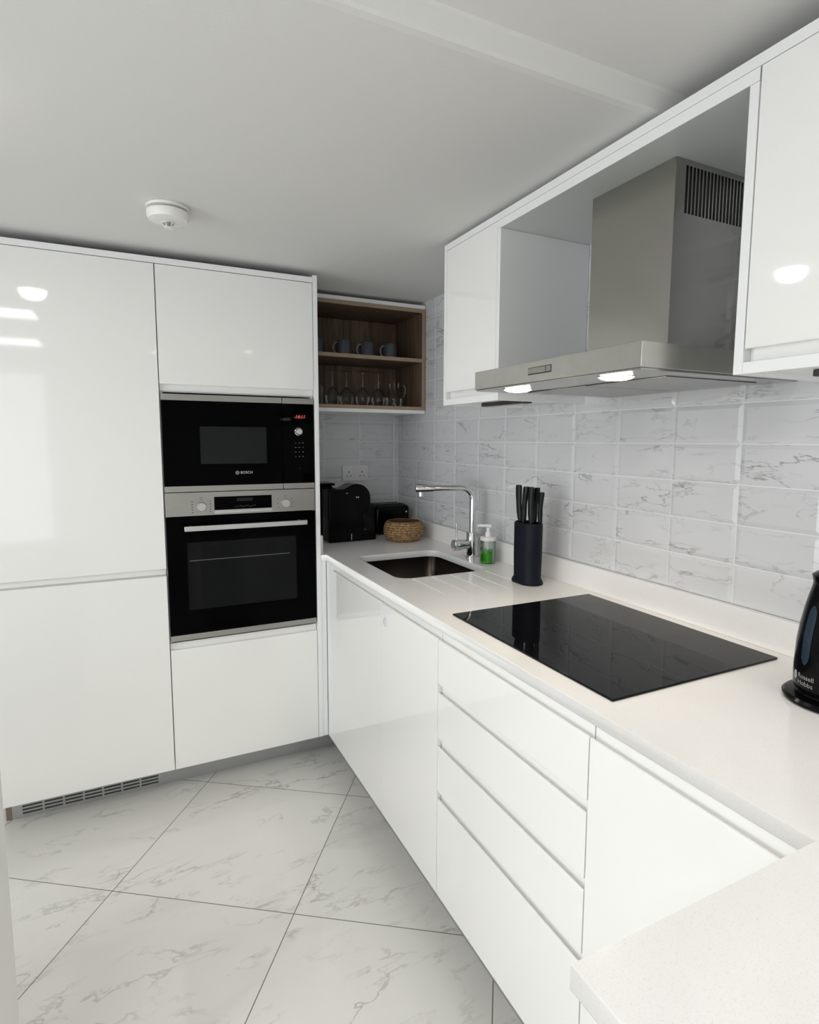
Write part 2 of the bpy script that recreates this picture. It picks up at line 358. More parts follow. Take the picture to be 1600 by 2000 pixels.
# front faces: 'T' = tower plane (faces -y, width along x), 'B' = plane x = -.63, 'U' = plane x = -.35 (face -x, width along y)
YT = -0.6345; XB = -0.630; XU = -0.350
def fmap(kind):
    if kind == 'T': return lambda u, d, z: (u, YT - d, z)
    if kind == 'B': return lambda u, d, z: (XB - d, u, z)
    return lambda u, d, z: (XU - d, u, z)
def arc(cx, cz, r, a0, a1, n=5): return [(cx + r * math.cos(R(a0 + (a1 - a0) * i / n)), cz + r * math.sin(R(a0 + (a1 - a0) * i / n))) for i in range(n + 1)]
def jfront(name, kind, u0, u1, z0, z1, pull, parent, lip=0.024, inset=0.0, mat=None, T=0.022):
    """slab front; pull 'top' / 'bottom' adds the recessed J-shaped handle lip, None leaves it flat"""
    bm = bmesh.new(); f = fmap(kind)
    lo, hi = min(u0, u1), max(u0, u1)
    s = 1 if pull == 'top' else -1; ze = z1 if pull == 'top' else z0; zo = z0 if pull == 'top' else z1
    if pull:
        ds = 0.013 * s
        prism(bm, [(0, zo), (-T, zo), (-T, ze - ds), (-0.0115, ze - ds), (-0.0085, ze - 0.0080 * s), (-0.0065, ze - 0.006 * s), (-0.0055, ze - 0.002 * s), (-0.0045, ze), (-0.0016, ze), (0, ze - 0.002 * s)], lo, hi, f)
        prism(bm, [(-T, ze - ds), (-0.0115, ze - ds), (-0.0130, ze - 0.0090 * s), (-0.0145, ze - 0.004 * s), (-0.0148, ze + (lip - 0.001) * s), (-0.0155, ze + lip * s), (-T, ze + lip * s)], lo + inset, hi - inset, f)
    else:
        prism(bm, [(0, z0), (-T, z0), (-T, z1), (0, z1)], lo, hi, f)
    return link(name, bm, mat or M_gloss, parent, bevel=0.0008, seg=2)

# ================================================================== SETTING
ZL, ZH, YS = 2.165, 2.205, -2.105
ROOM_X, ROOM_Y = -4.2, -4.6
struct(box('floor', M_floor, ROOM_X - .1, 0.12, ROOM_Y - .1, 0.12, -0.05, 0.0))
bm = bmesh.new()
prism(bm, [(0.12, ZL), (YS + 0.02, ZL), (YS + 0.006, ZL + 0.002), (YS, ZL + 0.006), (YS - 0.012, ZH - 0.004), (YS - 0.018, ZH), (ROOM_Y - .1, ZH), (ROOM_Y - .1, 2.4), (0.12, 2.4)], ROOM_X - .1, 0.12, lambda a, p, q: (a, p, q))
struct(link('ceiling', bm, M_paint))
TH = 0.008
wr = struct(box('wall_right', M_wall, TH, 0.12, ROOM_Y - .1, 0.12, 0, 2.3))
wb = struct(box('wall_back', M_wall, ROOM_X - .1, TH, TH, 0.12, 0, 2.3))
# half-height wall end at the left edge of the picture
struct(box('wall_left_low', M_wall, -2.40, -1.648, -1.90, -1.70, 0, 0.92, bevel=0.003))

def tiles(name, mat, parent, axis, starts, z_rows, umin, umax):
    """bevelled tiles as raised plates on a grout bed; axis 'R' right wall (face x=0), 'B' back wall (face y=0)"""
    bm = bmesh.new(); gp = 0.0011; bv = 0.011
    for (ua, ub) in starts:
        for (za, zb) in z_rows:
            a, b_, c, d = ua + gp, ub - gp, za + gp, zb - gp
            bu = min(bv, (b_ - a) * 0.3); bz = min(bv, (d - c) * 0.3)
            def P(u, v, h): return (TH - h, u, v) if axis == 'R' else (u, TH - h, v)
            lo = [bm.verts.new(P(u, v, 0.0056)) for u, v in ((a, c), (b_, c), (b_, d), (a, d))]
            bk = [bm.verts.new(P(u, v, 0.0)) for u, v in ((a, c), (b_, c), (b_, d), (a, d))]
            hi = [bm.verts.new(P(u, v, TH)) for u, v in ((a + bu, c + bz), (b_ - bu, c + bz), (b_ - bu, d - bz), (a + bu, d - bz))]
            bm.faces.new(hi)
            for i in range(4):
                j = (i + 1) % 4
                bm.faces.new((lo[i], lo[j], hi[j], hi[i])); bm.faces.new((bk[i], bk[j], lo[j], lo[i]))
    return link(name, bm, mat, parent)
zr = []
z = 1.0453
while z < 2.20:
    zr.append((z, min(z + 0.1032, 2.2))); z += 0.1032
us = [(-0.0432, -0.001)]; u = -0.0432
while u > -3.4: us.append((u - 0.2065, u)); u -= 0.2065
tiles('wall_tiles', M_tile_r, wr, 'R', us, zr, 0, 0)
box('grout_bed', M_grout, TH - 0.0050, TH, -3.42, TH, 1.0453, 2.2, wr)
ub = [(-0.0268, -0.001)]; u = -0.0268
while u > -0.62: ub.append((max(u - 0.2065, -0.652), u)); u -= 0.2065
tiles('wall_tiles', M_tile_b, wb, 'B', ub, zr, 0, 0)
box('grout_bed', M_grout, -0.652, TH - 0.0052, TH - 0.0050, TH, 1.0453, 2.2, wb)

# rear wall with a tall glazed opening, side wall with a window (both behind the camera's view)
def holed(name, ax, c0, c1, u0, u1, hu0, hu1, hz0, hz1):
    def bx(a, b_, c, d): return (a, b_, c0, c1, c, d) if ax == 'y' else (c0, c1, a, b_, c, d)
    return struct(boxes(name, M_wall, [bx(u0, hu0, 0, 2.3), bx(hu1, u1, 0, 2.3), bx(hu0, hu1, hz1, 2.3)] + ([bx(hu0, hu1, 0, hz0)] if hz0 > 0.01 else [])))
holed('wall_rear', 'y', ROOM_Y - .1, ROOM_Y, ROOM_X - .1, 0.12, -3.70, -2.0, 0.0, 2.12)
holed('wall_side', 'x', ROOM_X - .1, ROOM_X, ROOM_Y, 0.0, -3.85, -1.25, 0.35, 2.05)
def window(name, ax, c, u0, u1, z0, z1, nsp):
    def bx(a, b_, d0, d1, z_0, z_1): return (a, b_, d0, d1, z_0, z_1) if ax == 'y' else (d0, d1, a, b_, z_0, z_1)
    fr = [bx(u0, u0 + .06, c - .03, c + .03, z0, z1), bx(u1 - .06, u1, c - .03, c + .03, z0, z1), bx(u0 + .06, u1 - .06, c - .03, c + .03, z0, z0 + .06), bx(u0 + .06, u1 - .06, c - .03, c + .03, z1 - .06, z1)]
    for k in range(1, nsp):
        um = u0 + (u1 - u0) * k / nsp; fr.append(bx(um - .03, um + .03, c - .03, c + .03, z0 + .06, z1 - .06))
    o = struct(boxes(name, M_white, fr))
    p = boxes('pane', M_pane, [bx(u0 + .06, u1 - .06, c - .003, c + .003, z0 + .06, z1 - .06)], o)
window('window_1', 'y', ROOM_Y - .05, -3.70, -2.0, 0.0, 2.12, 2)
window('window_2', 'x', ROOM_X - .05, -3.85, -1.25, 0.35, 2.05, 3)

# ================================================================== TALL CABINETS
XS = -1.2745        # seam between fridge cabinet and oven cabinet
XR = -0.6765        # right edge of the oven fronts
XL = -1.872
CY = YT + 0.0225     # carcass front
fr = thing('tall_cabinet', 'tall white gloss two-door cabinet at the left end, over the grille', 'cabinet', ((XL + XS) / 2, -0.3, 0))
box('body', M_white, XL + 0.002, XS - 0.001, CY, -0.002, 0.132, 2.108, fr)
jfront('door', 'T', XL, XS - 0.0016, 0.9605, 2.110, 'bottom', fr, lip=0.0235)
jfront('door', 'T', XL, XS - 0.0016, 0.132, 0.9325, None, fr)

ov = thing('oven_cabinet', 'tall white gloss cabinet housing the microwave and oven', 'cabinet', ((XS + XR) / 2, -0.3, 0))
boxes('body', M_white, [(XS + .001, XS + .012, CY, -0.002, .132, 2.108), (XR - .008, XR, CY, -0.002, .132, 2.108), (XS + .012, XR - .008, -0.02, -0.002, .132, 2.108),
      (XS + .012, XR - .008, CY, -0.02, .132, .655), (XS + .012, XR - .008, CY, -0.02, 1.6445, 2.108)], ov)
jfront('door', 'T', XS + 0.0016, XR, 1.6735, 2.110, 'bottom', ov, lip=0.0255)
jfront('drawer', 'T', XS + 0.0016, XR, 0.132, 0.629, 'top', ov, lip=0.0265)
box('side_panel', M_edge, XR + 0.002, -0.655, YT, -0.001, 0.132, 2.143, ov, bevel=0.0006)
box('filler_strip', M_edge, -0.6548, -0.6305, YT + 0.003, YT + 0.021, 0.132, 0.9355, ov, bevel=0.0006)

tag(box('cornice', M_edge, XL, XR + 0.0015, YT, YT + 0.10, 2.1125, 2.1345, bevel=0.0006), 'long white strip on top of the tall cabinets, under the ceiling', 'cornice')

pl = thing('plinth', 'brushed grey plinth under the tall white cabinets', 'plinth', (-1.25, -0.49, 0))
box('board', M_steelpl, -1.853, -0.56, -0.49, -0.472, 0.0, 0.1315, pl)
box('end_piece', M_brown, -1.872, -1.8535, -0.49, -0.30, 0.0, 0.1315, pl)
gr = thing('ventilation_grille', 'slotted grey metal ventilation grille in the plinth under the tall cabinet', 'grille', (-1.58, -0.4925, 0.06))
GX0, GX1 = -1.842, -1.319
slx0, slx1 = -1.818, -1.336
bm = bmesh.new(); y0, y1 = -0.4935, -0.4905
ncol = 7; cw = (slx1 - slx0) / ncol; slz = [(0.0565, 0.0635), (0.0440, 0.0510), (0.0315, 0.0385)]
slz = [(0.0150, 0.0220), (0.0290, 0.0360), (0.0430, 0.0500)]
add_box(bm, GX0, GX1, y0, y1, 0.0, slz[0][0]); add_box(bm, GX0, GX1, y0, y1, slz[2][1], 0.1315)
for k in range(2): add_box(bm, slx0, slx1, y0, y1, slz[k][1], slz[k + 1][0])
add_box(bm, GX0, slx0, y0, y1, slz[0][0], slz[2][1]); add_box(bm, slx1, GX1, y0, y1, slz[0][0], slz[2][1])
for k in range(1, ncol):
    for a, b_ in slz: add_box(bm, slx0 + k * cw - .0035, slx0 + k * cw + .0035, y0, y1, a, b_)
link('face_plate', bm, M_steelpl, gr)
boxes('slot_backing', M_dark, [(slx0, slx1, -0.4904, -0.4901, slz[0][0] - .001, slz[2][1] + .001)], gr)

# ------------------------------------------------------------------ microwave
def P(x, z, d=0): return (x, YT - d, z)
mw = thing('microwave', 'black built-in microwave with red digits above the oven', 'microwave', (-0.975, -0.4, 1.262))
X0, X1 = XS + 0.0035, XR - 0.0025
box('body', M_black, X0 + .02, X1 - .02, -0.60, -0.10, 1.262, 1.635, mw)
SPL = -0.8115
box('door', M_blackglass, X0, SPL - .001, YT, -0.601, 1.2835, 1.6125, mw, bevel=0.0008)
box('control_panel', M_blackglass, SPL + .001, X1, YT, -0.601, 1.2835, 1.6125, mw, bevel=0.0008)
for (a, b_) in ((X0, SPL - .0015), (SPL + .0015, X1)):
    box('steel_trim', M_steel, a, b_, YT - .001, -0.602, 1.6135, 1.6375, mw, bevel=0.0008)
    box('steel_trim', M_steel, a, b_, YT - .001, -0.602, 1.2595, 1.2825, mw, bevel=0.0008)
box('window', M_winglass, -1.135, -0.878, YT - .0006, YT, 1.368, 1.515, mw)
kb = latheo('knob', M_knob, [(0.0, -0.017), (0.0105, -0.017), (0.0118, -0.0155), (0.012, 0.0), (0.0, 0.0)], (-0.7445, YT, 1.4985), mw, axis='y')
latheo('knob_ring', M_chrome, [(0.0165, 0.0), (0.0165, -0.004), (0.0145, -0.005), (0.0135, -0.004), (0.0135, 0.0)], (-0.7445, YT, 1.4985), kb, axis='y')
bm = bmesh.new()
for i in range(3):
    for j in range(4):
        x = -0.7575 + i * 0.0155; zz = 1.4515 - j * 0.0190; wd = 0.0030 if (i + j) % 3 else 0.0018
        box('button_mark', M_markdim, x - wd, x + wd, YT - .0007, YT - .0001, zz - .0012, zz + .0012, mw)
box('button_mark', M_markdim, -0.7435, -0.7415, YT - .0007, YT - .0001, 1.343, 1.346, mw)
text_mesh('clock_digits', '14:11', 0.020, M_red, lambda x, y, z: (-0.737 + x, YT - .0002 - z, 1.5605 + y), mw, shear=0.25)
text_mesh('maker_name', 'BOSCH', 0.0145, M_mark, lambda x, y, z: (-0.961 + x, YT - .0002 - z, 1.3315 + y), mw, spacing=1.05)
bm = bmesh.new()
lathe(bm, [(0.0072, -.0001), (0.0072, -.0007), (0.0060, -.0007), (0.0060, -.0001)], (-0.9975, YT, 1.3315), 28, 'y')
add_box(bm, -1.0005, -0.9995, YT - .0007, YT - .0001, 1.3275, 1.3355); add_box(bm, -0.9955, -0.9945, YT - .0007, YT - .0001, 1.3275, 1.3355)
add_box(bm, -0.9995, -0.9955, YT - .0007, YT - .0001, 1.3310, 1.3320)
link('maker_emblem', bm, M_mark, mw)

# ------------------------------------------------------------------ oven
on = thing('oven', 'black glass built-in oven with steel control panel and bar handle', 'oven', (-0.975, -0.4, 0.661))
box('body', M_black, X0 + .02, X1 - .02, -0.60, -0.08, 0.661, 1.256, on)
box('control_panel', M_steel, X0, X1, YT, -0.601, 1.1635, 1.2570, on, bevel=0.0008)
box('display', M_blackglass, -1.0905, -0.8625, YT - .0006, YT, 1.1835, 1.2365, on)
box('display_window', M_winglass, -1.003, -0.940, YT - .0011, YT - .0007, 1.2155, 1.2290, on)
box('display_trim', M_knob, -1.0905, -0.8625, YT - .003, YT, 1.1695, 1.1825, on, bevel=0.0005)
bm = bmesh.new()
for i in range(9):
    x = -1.01 + i * 0.0095; box('display_mark', M_markdim, x, x + .005, YT - .0011, YT - .0007, 1.1925 + (i % 3) * .002, 1.1940 + (i % 3) * .002, on)
for cx in (-1.1395, -0.807):
    k = latheo('knob', M_knob, [(0.0, -0.022), (0.0155, -0.022), (0.0175, -0.0195), (0.0182, -0.001), (0.0182, 0), (0, 0)], (cx, YT, 1.2000), on, axis='y')
bm = bmesh.new()
for sx in (-1, 1):
    for j in range(5):
        box('dial_mark', M_ink, -1.1395 + sx * .034 - .0022, -1.1395 + sx * .034 + .0022, YT - .0005, YT - .0001, 1.2205 - j * .0105 - .0022, 1.2205 - j * .0105 + .0012, on)
for (dx, dz) in ((-.030, .017), (-.031, .0), (-.028, -.018), (0, .030), (.028, .018), (.030, 0), (.028, -.018)):
    box('dial_mark', M_ink, -0.807 + dx - .002, -0.807 + dx + .002, YT - .0005, YT - .0001, 1.2 + dz - .0015, 1.2 + dz + .0015, on)
lathe(bm, [(0.0048, -.0001), (0.0048, -.0005), (0.0038, -.0005), (0.0038, -.0001)], (-1.1395, YT, 1.2325), 20, 'y')
link('dial_mark', bm, M_ink, on)
dr = box('door', M_blackglass, X0, X1, YT - .002, -0.601, 0.6885, 1.1605, on, bevel=0.001)
box('window', M_ovenwin, -1.198, -0.764, YT - .0026, YT - .0021, 0.786, 1.058, dr)
boxes('oven_shelf', M_markdim, [(-1.190, -0.79, YT - .0030, YT - .0027, 0.9845, 0.9865)], dr)
hb = boxes('handle', M_knob, [(-1.2085, -0.725, YT - .048, YT - .036, 1.1095, 1.1290), (-1.190, -1.176, YT - .0365, YT - .002, 1.1120, 1.1265), (-0.757, -0.743, YT - .0365, YT - .002, 1.1120, 1.1265)], dr, bevel=0.002)
box('bottom_trim', M_steel, X0, X1, YT - .001, -0.602, 0.6640, 0.6870, on, bevel=0.0008)

# ================================================================== OPEN SHELF UNIT
SX0, SX1, SY, SB, ST = -0.6545, -0.0045, -0.350, 1.601, 2.1445
sh = thing('shelf_unit', 'open wall shelf unit with oak interior in the corner', 'shelf', (-0.33, -0.17, SB))
boxes('white_panel', M_edge, [(SX0, SX1, SY, -0.001, SB, SB + .017)], sh, bevel=0.0005)
boxes('white_panel', M_edge, [(SX0, SX1, SY, -0.001, ST - .018, ST)], sh, bevel=0.0005)
boxes('oak_frame', M_oakshade, [(SX0, SX1, SY + .001, -0.002, SB + .0175, SB + .0345), (SX0, SX1, SY + .001, -0.002, ST - .038, ST - .0185),
      (SX0, SX0 + .018, SY + .001, -0.002, SB + .035, ST - .0385), (SX1 - .018, SX1, SY + .001, -0.002, SB + .035, ST - .0385),
      (SX0 + .0185, SX1 - .0185, -0.018, -0.010, SB + .035, ST - .0385)], sh, bevel=0.0004)
box('shelf', M_oakshade, SX0 + .0185, SX1 - .0185, SY + .002, -0.0185, 1.8605, 1.8790, sh, bevel=0.0004)
M_oaklit = simple('oak_edge_lit', (0.33, 0.245, 0.175), 0.5, var=0.12, scale=25)  # lighter oak: light falling on the front edges is painted in
boxes('lit_frame_edge', M_oaklit, [(SX0, SX1, SY, SY + .0009, SB + .0175, SB + .0345), (SX0, SX1, SY, SY + .0009, ST - .038, ST - .0185), (SX1 - .018, SX1, SY, SY + .0009, SB + .035, ST - .0385), (SX0, SX0 + .018, SY, SY + .0009, SB + .035, ST - .0385)], sh)
boxes('lit_shelf_edge', M_oaklit, [(SX0 + .0185, SX1 - .0185, SY + .001, SY + .0019, 1.8605, 1.8790)], sh)
ZS1 = 1.8792; ZS0 = SB + .0347

def mug(label, loc, rz):
    t = thing('mug', label, 'mug', loc, 'mugs on the shelf'); c = loc
    latheo('cup', M_mug, [(0, 0.001), (0.036, 0.0), (0.039, 0.004), (0.0385, 0.03), (0.034, 0.083), (0.0325, 0.085), (0.031, 0.083), (0.035, 0.012), (0, 0.008)], c, t, 36)
    pts = []
    for i in range(13):
        a = R(-105 + 210 * i / 12.0)
        d = 0.033 + 0.026 * math.cos(a); zz = 0.046 + 0.028 * math.sin(a)
        pts.append((c[0] + d * math.cos(rz), c[1] + d * math.sin(rz), c[2] + zz))
    tubeo('handle', M_mugin, pts, 0.0036, t, 10)
mug('grey mug on the upper oak shelf, second from the left', (-0.392, -0.20, ZS1), R(190))
mug('grey mug on the upper oak shelf, third from the left', (-0.264, -0.195, ZS1), R(190))
mug('grey mug on the upper oak shelf, nearest the right side', (-0.137, -0.20, ZS1), R(190))
mug('grey mug at the left end of the upper oak shelf, partly hidden', (-0.535, -0.20, ZS1), R(190))

def wineglass(label, loc):
    """stands upside down on its rim"""
    t = thing('wine_glass', label, 'glass', loc, 'upside-down wine glasses on the lower shelf')
    latheo('bowl', M_tglass, [(0.031, 0.0), (0.0325, 0.002), (0.039, 0.035), (0.038, 0.055), (0.028, 0.078), (0.010, 0.094), (0.004, 0.098)], loc, t, 32)
    latheo('stem', M_glass, [(0.004, 0.0985), (0.0036, 0.12), (0.0036, 0.165), (0.005, 0.172), (0, 0.172)], loc, t, 14)
    latheo('foot', M_tglass, [(0, 0.1722), (0.008, 0.1724), (0.030, 0.178), (0.0305, 0.1795), (0, 0.1795)], loc, t, 32)
wineglass('upside-down wine glass beside the tumbler on the lower oak shelf', (-0.452, -0.20, ZS0))
wineglass('upside-down wine glass, second from the left on the lower oak shelf', (-0.372, -0.185, ZS0))
wineglass('upside-down wine glass, third from the left on the lower oak shelf', (-0.294, -0.21, ZS0))
wineglass('upside-down wine glass next to the glass jug on the lower oak shelf', (-0.203, -0.20, ZS0))
tb = tag(latheo('tumbler', M_tglass, [(0, 0.0), (0.028, 0.0), (0.032, 0.004), (0.035, 0.105)], (-0.535, -0.20, ZS0), None, 32), 'clear straight glass tumbler at the left end of the lower oak shelf', 'glass')
jg = thing('glass_jug', 'small clear glass jug with handle on the lower oak shelf', 'jug', (-0.112, -0.20, ZS0))
latheo('jug_body', M_tglass, [(0, 0), (0.036, 0.0), (0.044, 0.006), (0.047, 0.04), (0.044, 0.065), (0.030, 0.095), (0.027, 0.110), (0.029, 0.135)], (-0.112, -0.20, ZS0), jg, 36)
tubeo('handle', M_tglass, [(-0.112 + 0.027, -0.205, ZS0 + .118), (-0.112 + .045, -0.208, ZS0 + .121), (-0.112 + .058, -0.212, ZS0 + .108), (-0.112 + .060, -0.212, ZS0 + .085), (-0.112 + .052, -0.208, ZS0 + .064), (-0.112 + .045, -0.205, ZS0 + .060)], 0.0045, jg, 10)

# socket
so = thing('wall_socket', 'white double plug socket on the tiled back wall', 'socket', (-0.263, 0, 1.238))
box('face_plate', M_plug, -0.3385, -0.188, -0.011, -0.0002, 1.2385, 1.3245, so, bevel=0.002)
for cx in (-0.302, -0.2245):
    boxes('plug_holes', M_ink, [(cx - .0022, cx + .0022, -.0116, -.0108, 1.2830, 1.2930), (cx - .0145, cx - .0075, -.0116, -.0108, 1.2640, 1.2685), (cx + .0075, cx + .0145, -.0116, -.0108, 1.2640, 1.2685)], so)
for cx in (-0.272, -0.2545):
    box('switch', M_plug, cx - .006, cx + .006, -.0135, -.0111, 1.300, 1.315, so, bevel=0.001)

# ================================================================== WALL CABINETS, RIGHT
CXU = XU + 0.0225
nc = thing('wall_cabinet', 'narrow white gloss wall cabinet to the left of the extractor hood', 'wall cabinet', (-0.17, -1.35, 1.59))
YA, YB, YC, YD = -1.180, -1.1975, -1.5155, -1.5330
box('side_panel', M_edge, XU, -0.001, YB, YA, 1.5905, 2.1510, nc, bevel=0.0006)
box('side_panel', M_edge, XU, -0.001, YD, YC, 1.5905, 2.1045, nc, bevel=0.0006)
box('body', M_white, CXU, -0.001, YC + .0005, YB - .0005, 1.6005, 2.1285, nc)
jfront('door', 'U', YC + .0015, YB - .002, 1.6365, 2.1285, 'bottom', nc, lip=0.0235, inset=0.008)
box('bottom_rail', M_edge, XU, CXU - .0005, YC + .0005, YB - .0005, 1.5905, 1.6120, nc, bevel=0.0006)

YE, YF, YG = -2.326, -2.3445, -3.02
kc = thing('wall_cabinet', 'wide white gloss wall cabinet at the right edge, beyond the extractor hood', 'wall cabinet', (-0.17, -2.7, 1.59))
box('side_panel', M_edge, XU, -0.001, YF, YE, 1.5905, 2.1045, kc, bevel=0.0006)
box('body', M_white, CXU, -0.001, YG, YF - .0005, 1.6005, 2.1285, kc)
jfront('door', 'U', YG + .002, YF - .0025, 1.6365, 2.1285, 'bottom', kc, lip=0.0235, inset=0.008)
box('bottom_rail', M_edge, XU, CXU - .0005, YG + .0005, YF - .0005, 1.5905, 1.6120, kc, bevel=0.0006)

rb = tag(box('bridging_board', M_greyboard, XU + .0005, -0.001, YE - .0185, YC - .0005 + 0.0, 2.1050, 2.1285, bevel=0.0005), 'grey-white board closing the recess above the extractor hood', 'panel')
box('front_edge', M_edge, XU - .0004, XU + .0003, YE - .0185, YC - .0005, 2.1050, 2.1285, rb)
tag(box('cornice', M_edge, XU, XU + .08, YG, YB - .0005, 2.1300, 2.1510, bevel=0.0006), 'long white strip along the top of the right-hand wall cabinets', 'cornice')

for (a, b_, lab) in ((-1.49, -1.24, 'slim dark lamp bar under the narrow wall cabinet'), (-2.95, -2.40, 'slim dark lamp bar under the wide wall cabinet at the right edge')):
    lt = thing('under_cabinet_light', lab, 'lamp', (-0.20, (a + b_) / 2, 1.5905))
    zt = 1.6000
    box('housing', M_alu, -0.225, -0.185, a, b_, zt - .0125, zt, lt, bevel=0.002)
    box('lens', M_wet, -0.220, -0.190, a + .01, b_ - .01, zt - .0138, zt - .0127, lt)

# ------------------------------------------------------------------ extractor hood
HX0, HX1, HY0, HY1, HZ0, HZ1 = -0.500, -0.002, -2.2425, -1.6400, 1.6025, 1.6560
ho = thing('extractor_hood', 'stainless steel chimney extractor hood above the hob', 'extractor hood', (-0.25, -1.94, HZ0))
bm = bmesh.new(); t_ = 0.0015
add_box(bm, HX0, HX1, HY0, HY1, HZ0 + .004, HZ1)
link('canopy', bm, M_canopy, ho, bevel=0.0010)
bm = bmesh.new()
add_box(bm, HX0 + .004, HX1, HY0 + .004, HY1 - .004, HZ0, HZ0 + .0036)
link('underside_panel', bm, M_steel2, ho)
boxes('grease_filter', simple('filter_steel', (0.42, 0.42, 0.40), 0.38, metal=1, var=0.15, scale=60), [(-0.36, -0.06, -1.935, -1.70, HZ0 - .0025, HZ0 - .0002), (-0.36, -0.06, -2.18, -1.945, HZ0 - .0025, HZ0 - .0002)], ho, bevel=0.001)
bm = bmesh.new()
CX0, CY0, CY1, CZ1 = -0.250, -2.0835, -1.8175, 2.1045
# chimney with a slotted opening in each side wall
wt = 0.0015
add_box(bm, CX0, CX0 + wt, CY0, CY1, HZ1, CZ1)
nsl = 17; v0, v1 = -0.217, -0.012; vz0, vz1 = 1.9875, 2.0920
pit = (v1 - v0) / nsl
for yy in ((CY0, CY0 + wt), (CY1 - wt, CY1)):
    add_box(bm, CX0 + wt, v0, yy[0], yy[1], HZ1, CZ1); add_box(bm, v0, -0.001, yy[0], yy[1], HZ1, vz0); add_box(bm, v0, -0.001, yy[0], yy[1], vz1, CZ1)
    for k in range(nsl + 1):
        x = v0 + k * pit - (0.0 if k else -pit * .0)
        if k: add_box(bm, x - pit * .36, x, yy[0], yy[1], vz0, vz1)
link('chimney', bm, M_steel2, ho)
box('duct_lining', M_dark, CX0 + .01, -0.004, CY0 + .012, CY1 - .012, HZ1 + .002, CZ1 - .002, ho)
for ly in (-1.762, -2.118):
    lm = latheo('lamp', M_chrome, [(0.040, -.0002), (0.040, -.0012), (0.0375, -.0016), (0.0375, -.0002)], (-0.440, ly, HZ0), ho, 36)
    latheo('lamp_glass', M_lampglow, [(0, -.0085), (0.012, -.0082), (0.024, -.0070), (0.033, -.0042), (0.0370, -.0004), (0, -.0004)], (-0.440, ly, HZ0), lm, 36)
    sl = bpy.data.lights.new('hood_spot', 'SPOT'); sl.energy = 4.0; sl.color = (1.0, 0.86, 0.66); sl.spot_size = R(120); sl.spot_blend = 0.6; sl.shadow_soft_size = 0.03
    so_ = bpy.data.objects.new('hood_spot', sl); COL.objects.link(so_); so_.location = (-0.440, ly, HZ0 - .016)
bp = box('button_panel', M_ink, HX0 - .0006, HX0 + .0005, -1.9745, -1.8865, 1.6240, 1.6415, ho)
for k, (a, b_) in enumerate(((-1.8885, -1.9040), (-1.9050, -1.9205), (-1.9215, -1.9370), (-1.9380, -1.9535), (-1.9560, -1.9730))):
    box('button', M_steel, HX0 - .0022, HX0 - .0007, b_, a, 1.6265, 1.6398, ho, bevel=0.0004)

# ================================================================== WORKTOP
HW, WT = 0.9640, 0.0280
def curve_slab(name, mat, outer, holes, z0, z1, bev=0.0015):
    cu = bpy.data.curves.new(name, 'CURVE'); cu.dimensions = '2D'; cu.fill_mode = 'BOTH'
    for pts in [outer] + holes:
        sp = cu.splines.new('POLY'); sp.points.add(len(pts) - 1); sp.use_cyclic_u = True
        for i, (x, y) in enumerate(pts): sp.points[i].co = (x, y, 0, 1)
    cu.extrude = (z1 - z0) / 2 - bev; cu.bevel_depth = bev; cu.bevel_resolution = 1; cu.offset = -bev
    t = bpy.data.objects.new(name, cu); COL.objects.link(t)
    dg = bpy.context.evaluated_depsgraph_get(); dg.update()
    me = bpy.data.meshes.new_from_object(t.evaluated_get(dg)); bpy.data.objects.remove(t)
    for v in me.vertices: v.co.z += (z0 + z1) / 2
    bm = bmesh.new(); bm.from_mesh(me); bmesh.ops.remove_doubles(bm, verts=bm.verts, dist=0.00002)
    return link(name, bm, mat)
def rrect(x0, x1, y0, y1, r, n=8):
    out = []
    for cx, cy, a0 in ((x1 - r, y1 - r, 0), (x0 + r, y1 - r, 90), (x0 + r, y0 + r, 180), (x1 - r, y0 + r, 270)):
        for i in range(n + 1):
            a = R(a0 + 90 * i / n); out.append((cx + r * math.cos(a), cy + r * math.sin(a)))
    return out
SKX0, SKX1, SKY0, SKY1 = -0.530, -0.145, -1.192, -0.732
YP, XP = -2.682, -1.027
outer = [(-0.654, -0.001), (-0.654, -0.6335), (-0.630, -0.6335), (-0.630, YP), (XP, YP), (XP, -3.42), (-0.001, -3.42), (-0.001, -0.001)]
holes = [rrect(SKX0, SKX1, SKY0, SKY1, 0.055)]
grooves = []
for i, gx in enumerate((-0.483, -0.406, -0.328, -0.250, -0.172)):
    yb = -1.440 - 0.010 * i + (0.02 if i == 4 else 0)
    grooves.append((gx, -1.205, yb)); holes.append(rrect(gx - .0034, gx + .0034, yb, -1.205, 0.0033, 3))
wt_ = curve_slab('worktop', M_quartz, outer, holes, HW - WT, HW)
tag(wt_, 'speckled white stone worktop with a near bar return and drainer grooves', 'worktop')
boxes('groove_floor', M_quartz, [(gx - .0036, gx + .0036, yb - .0002, ya_ + .0002, HW - .006, HW - .0022) for gx, ya_, yb in grooves], wt_)

UZ = 1.0455
tag(box('upstand', M_quartz, -0.021, -0.001, -3.40, -0.022, HW + .0002, UZ, bevel=0.001), 'long white stone upstand along the right wall behind the hob', 'upstand')
tag(box('upstand', M_quartz, -0.634, -0.001, -0.021, -0.001, HW + .0002, UZ, bevel=0.001), 'white stone upstand on the back wall behind the coffee machine', 'upstand')
tag(box('upstand', M_quartz, -0.6545, -0.6355, -0.605, -0.022, HW + .0002, UZ - .002, bevel=0.001), 'short white stone upstand against the side of the oven cabinet', 'upstand')

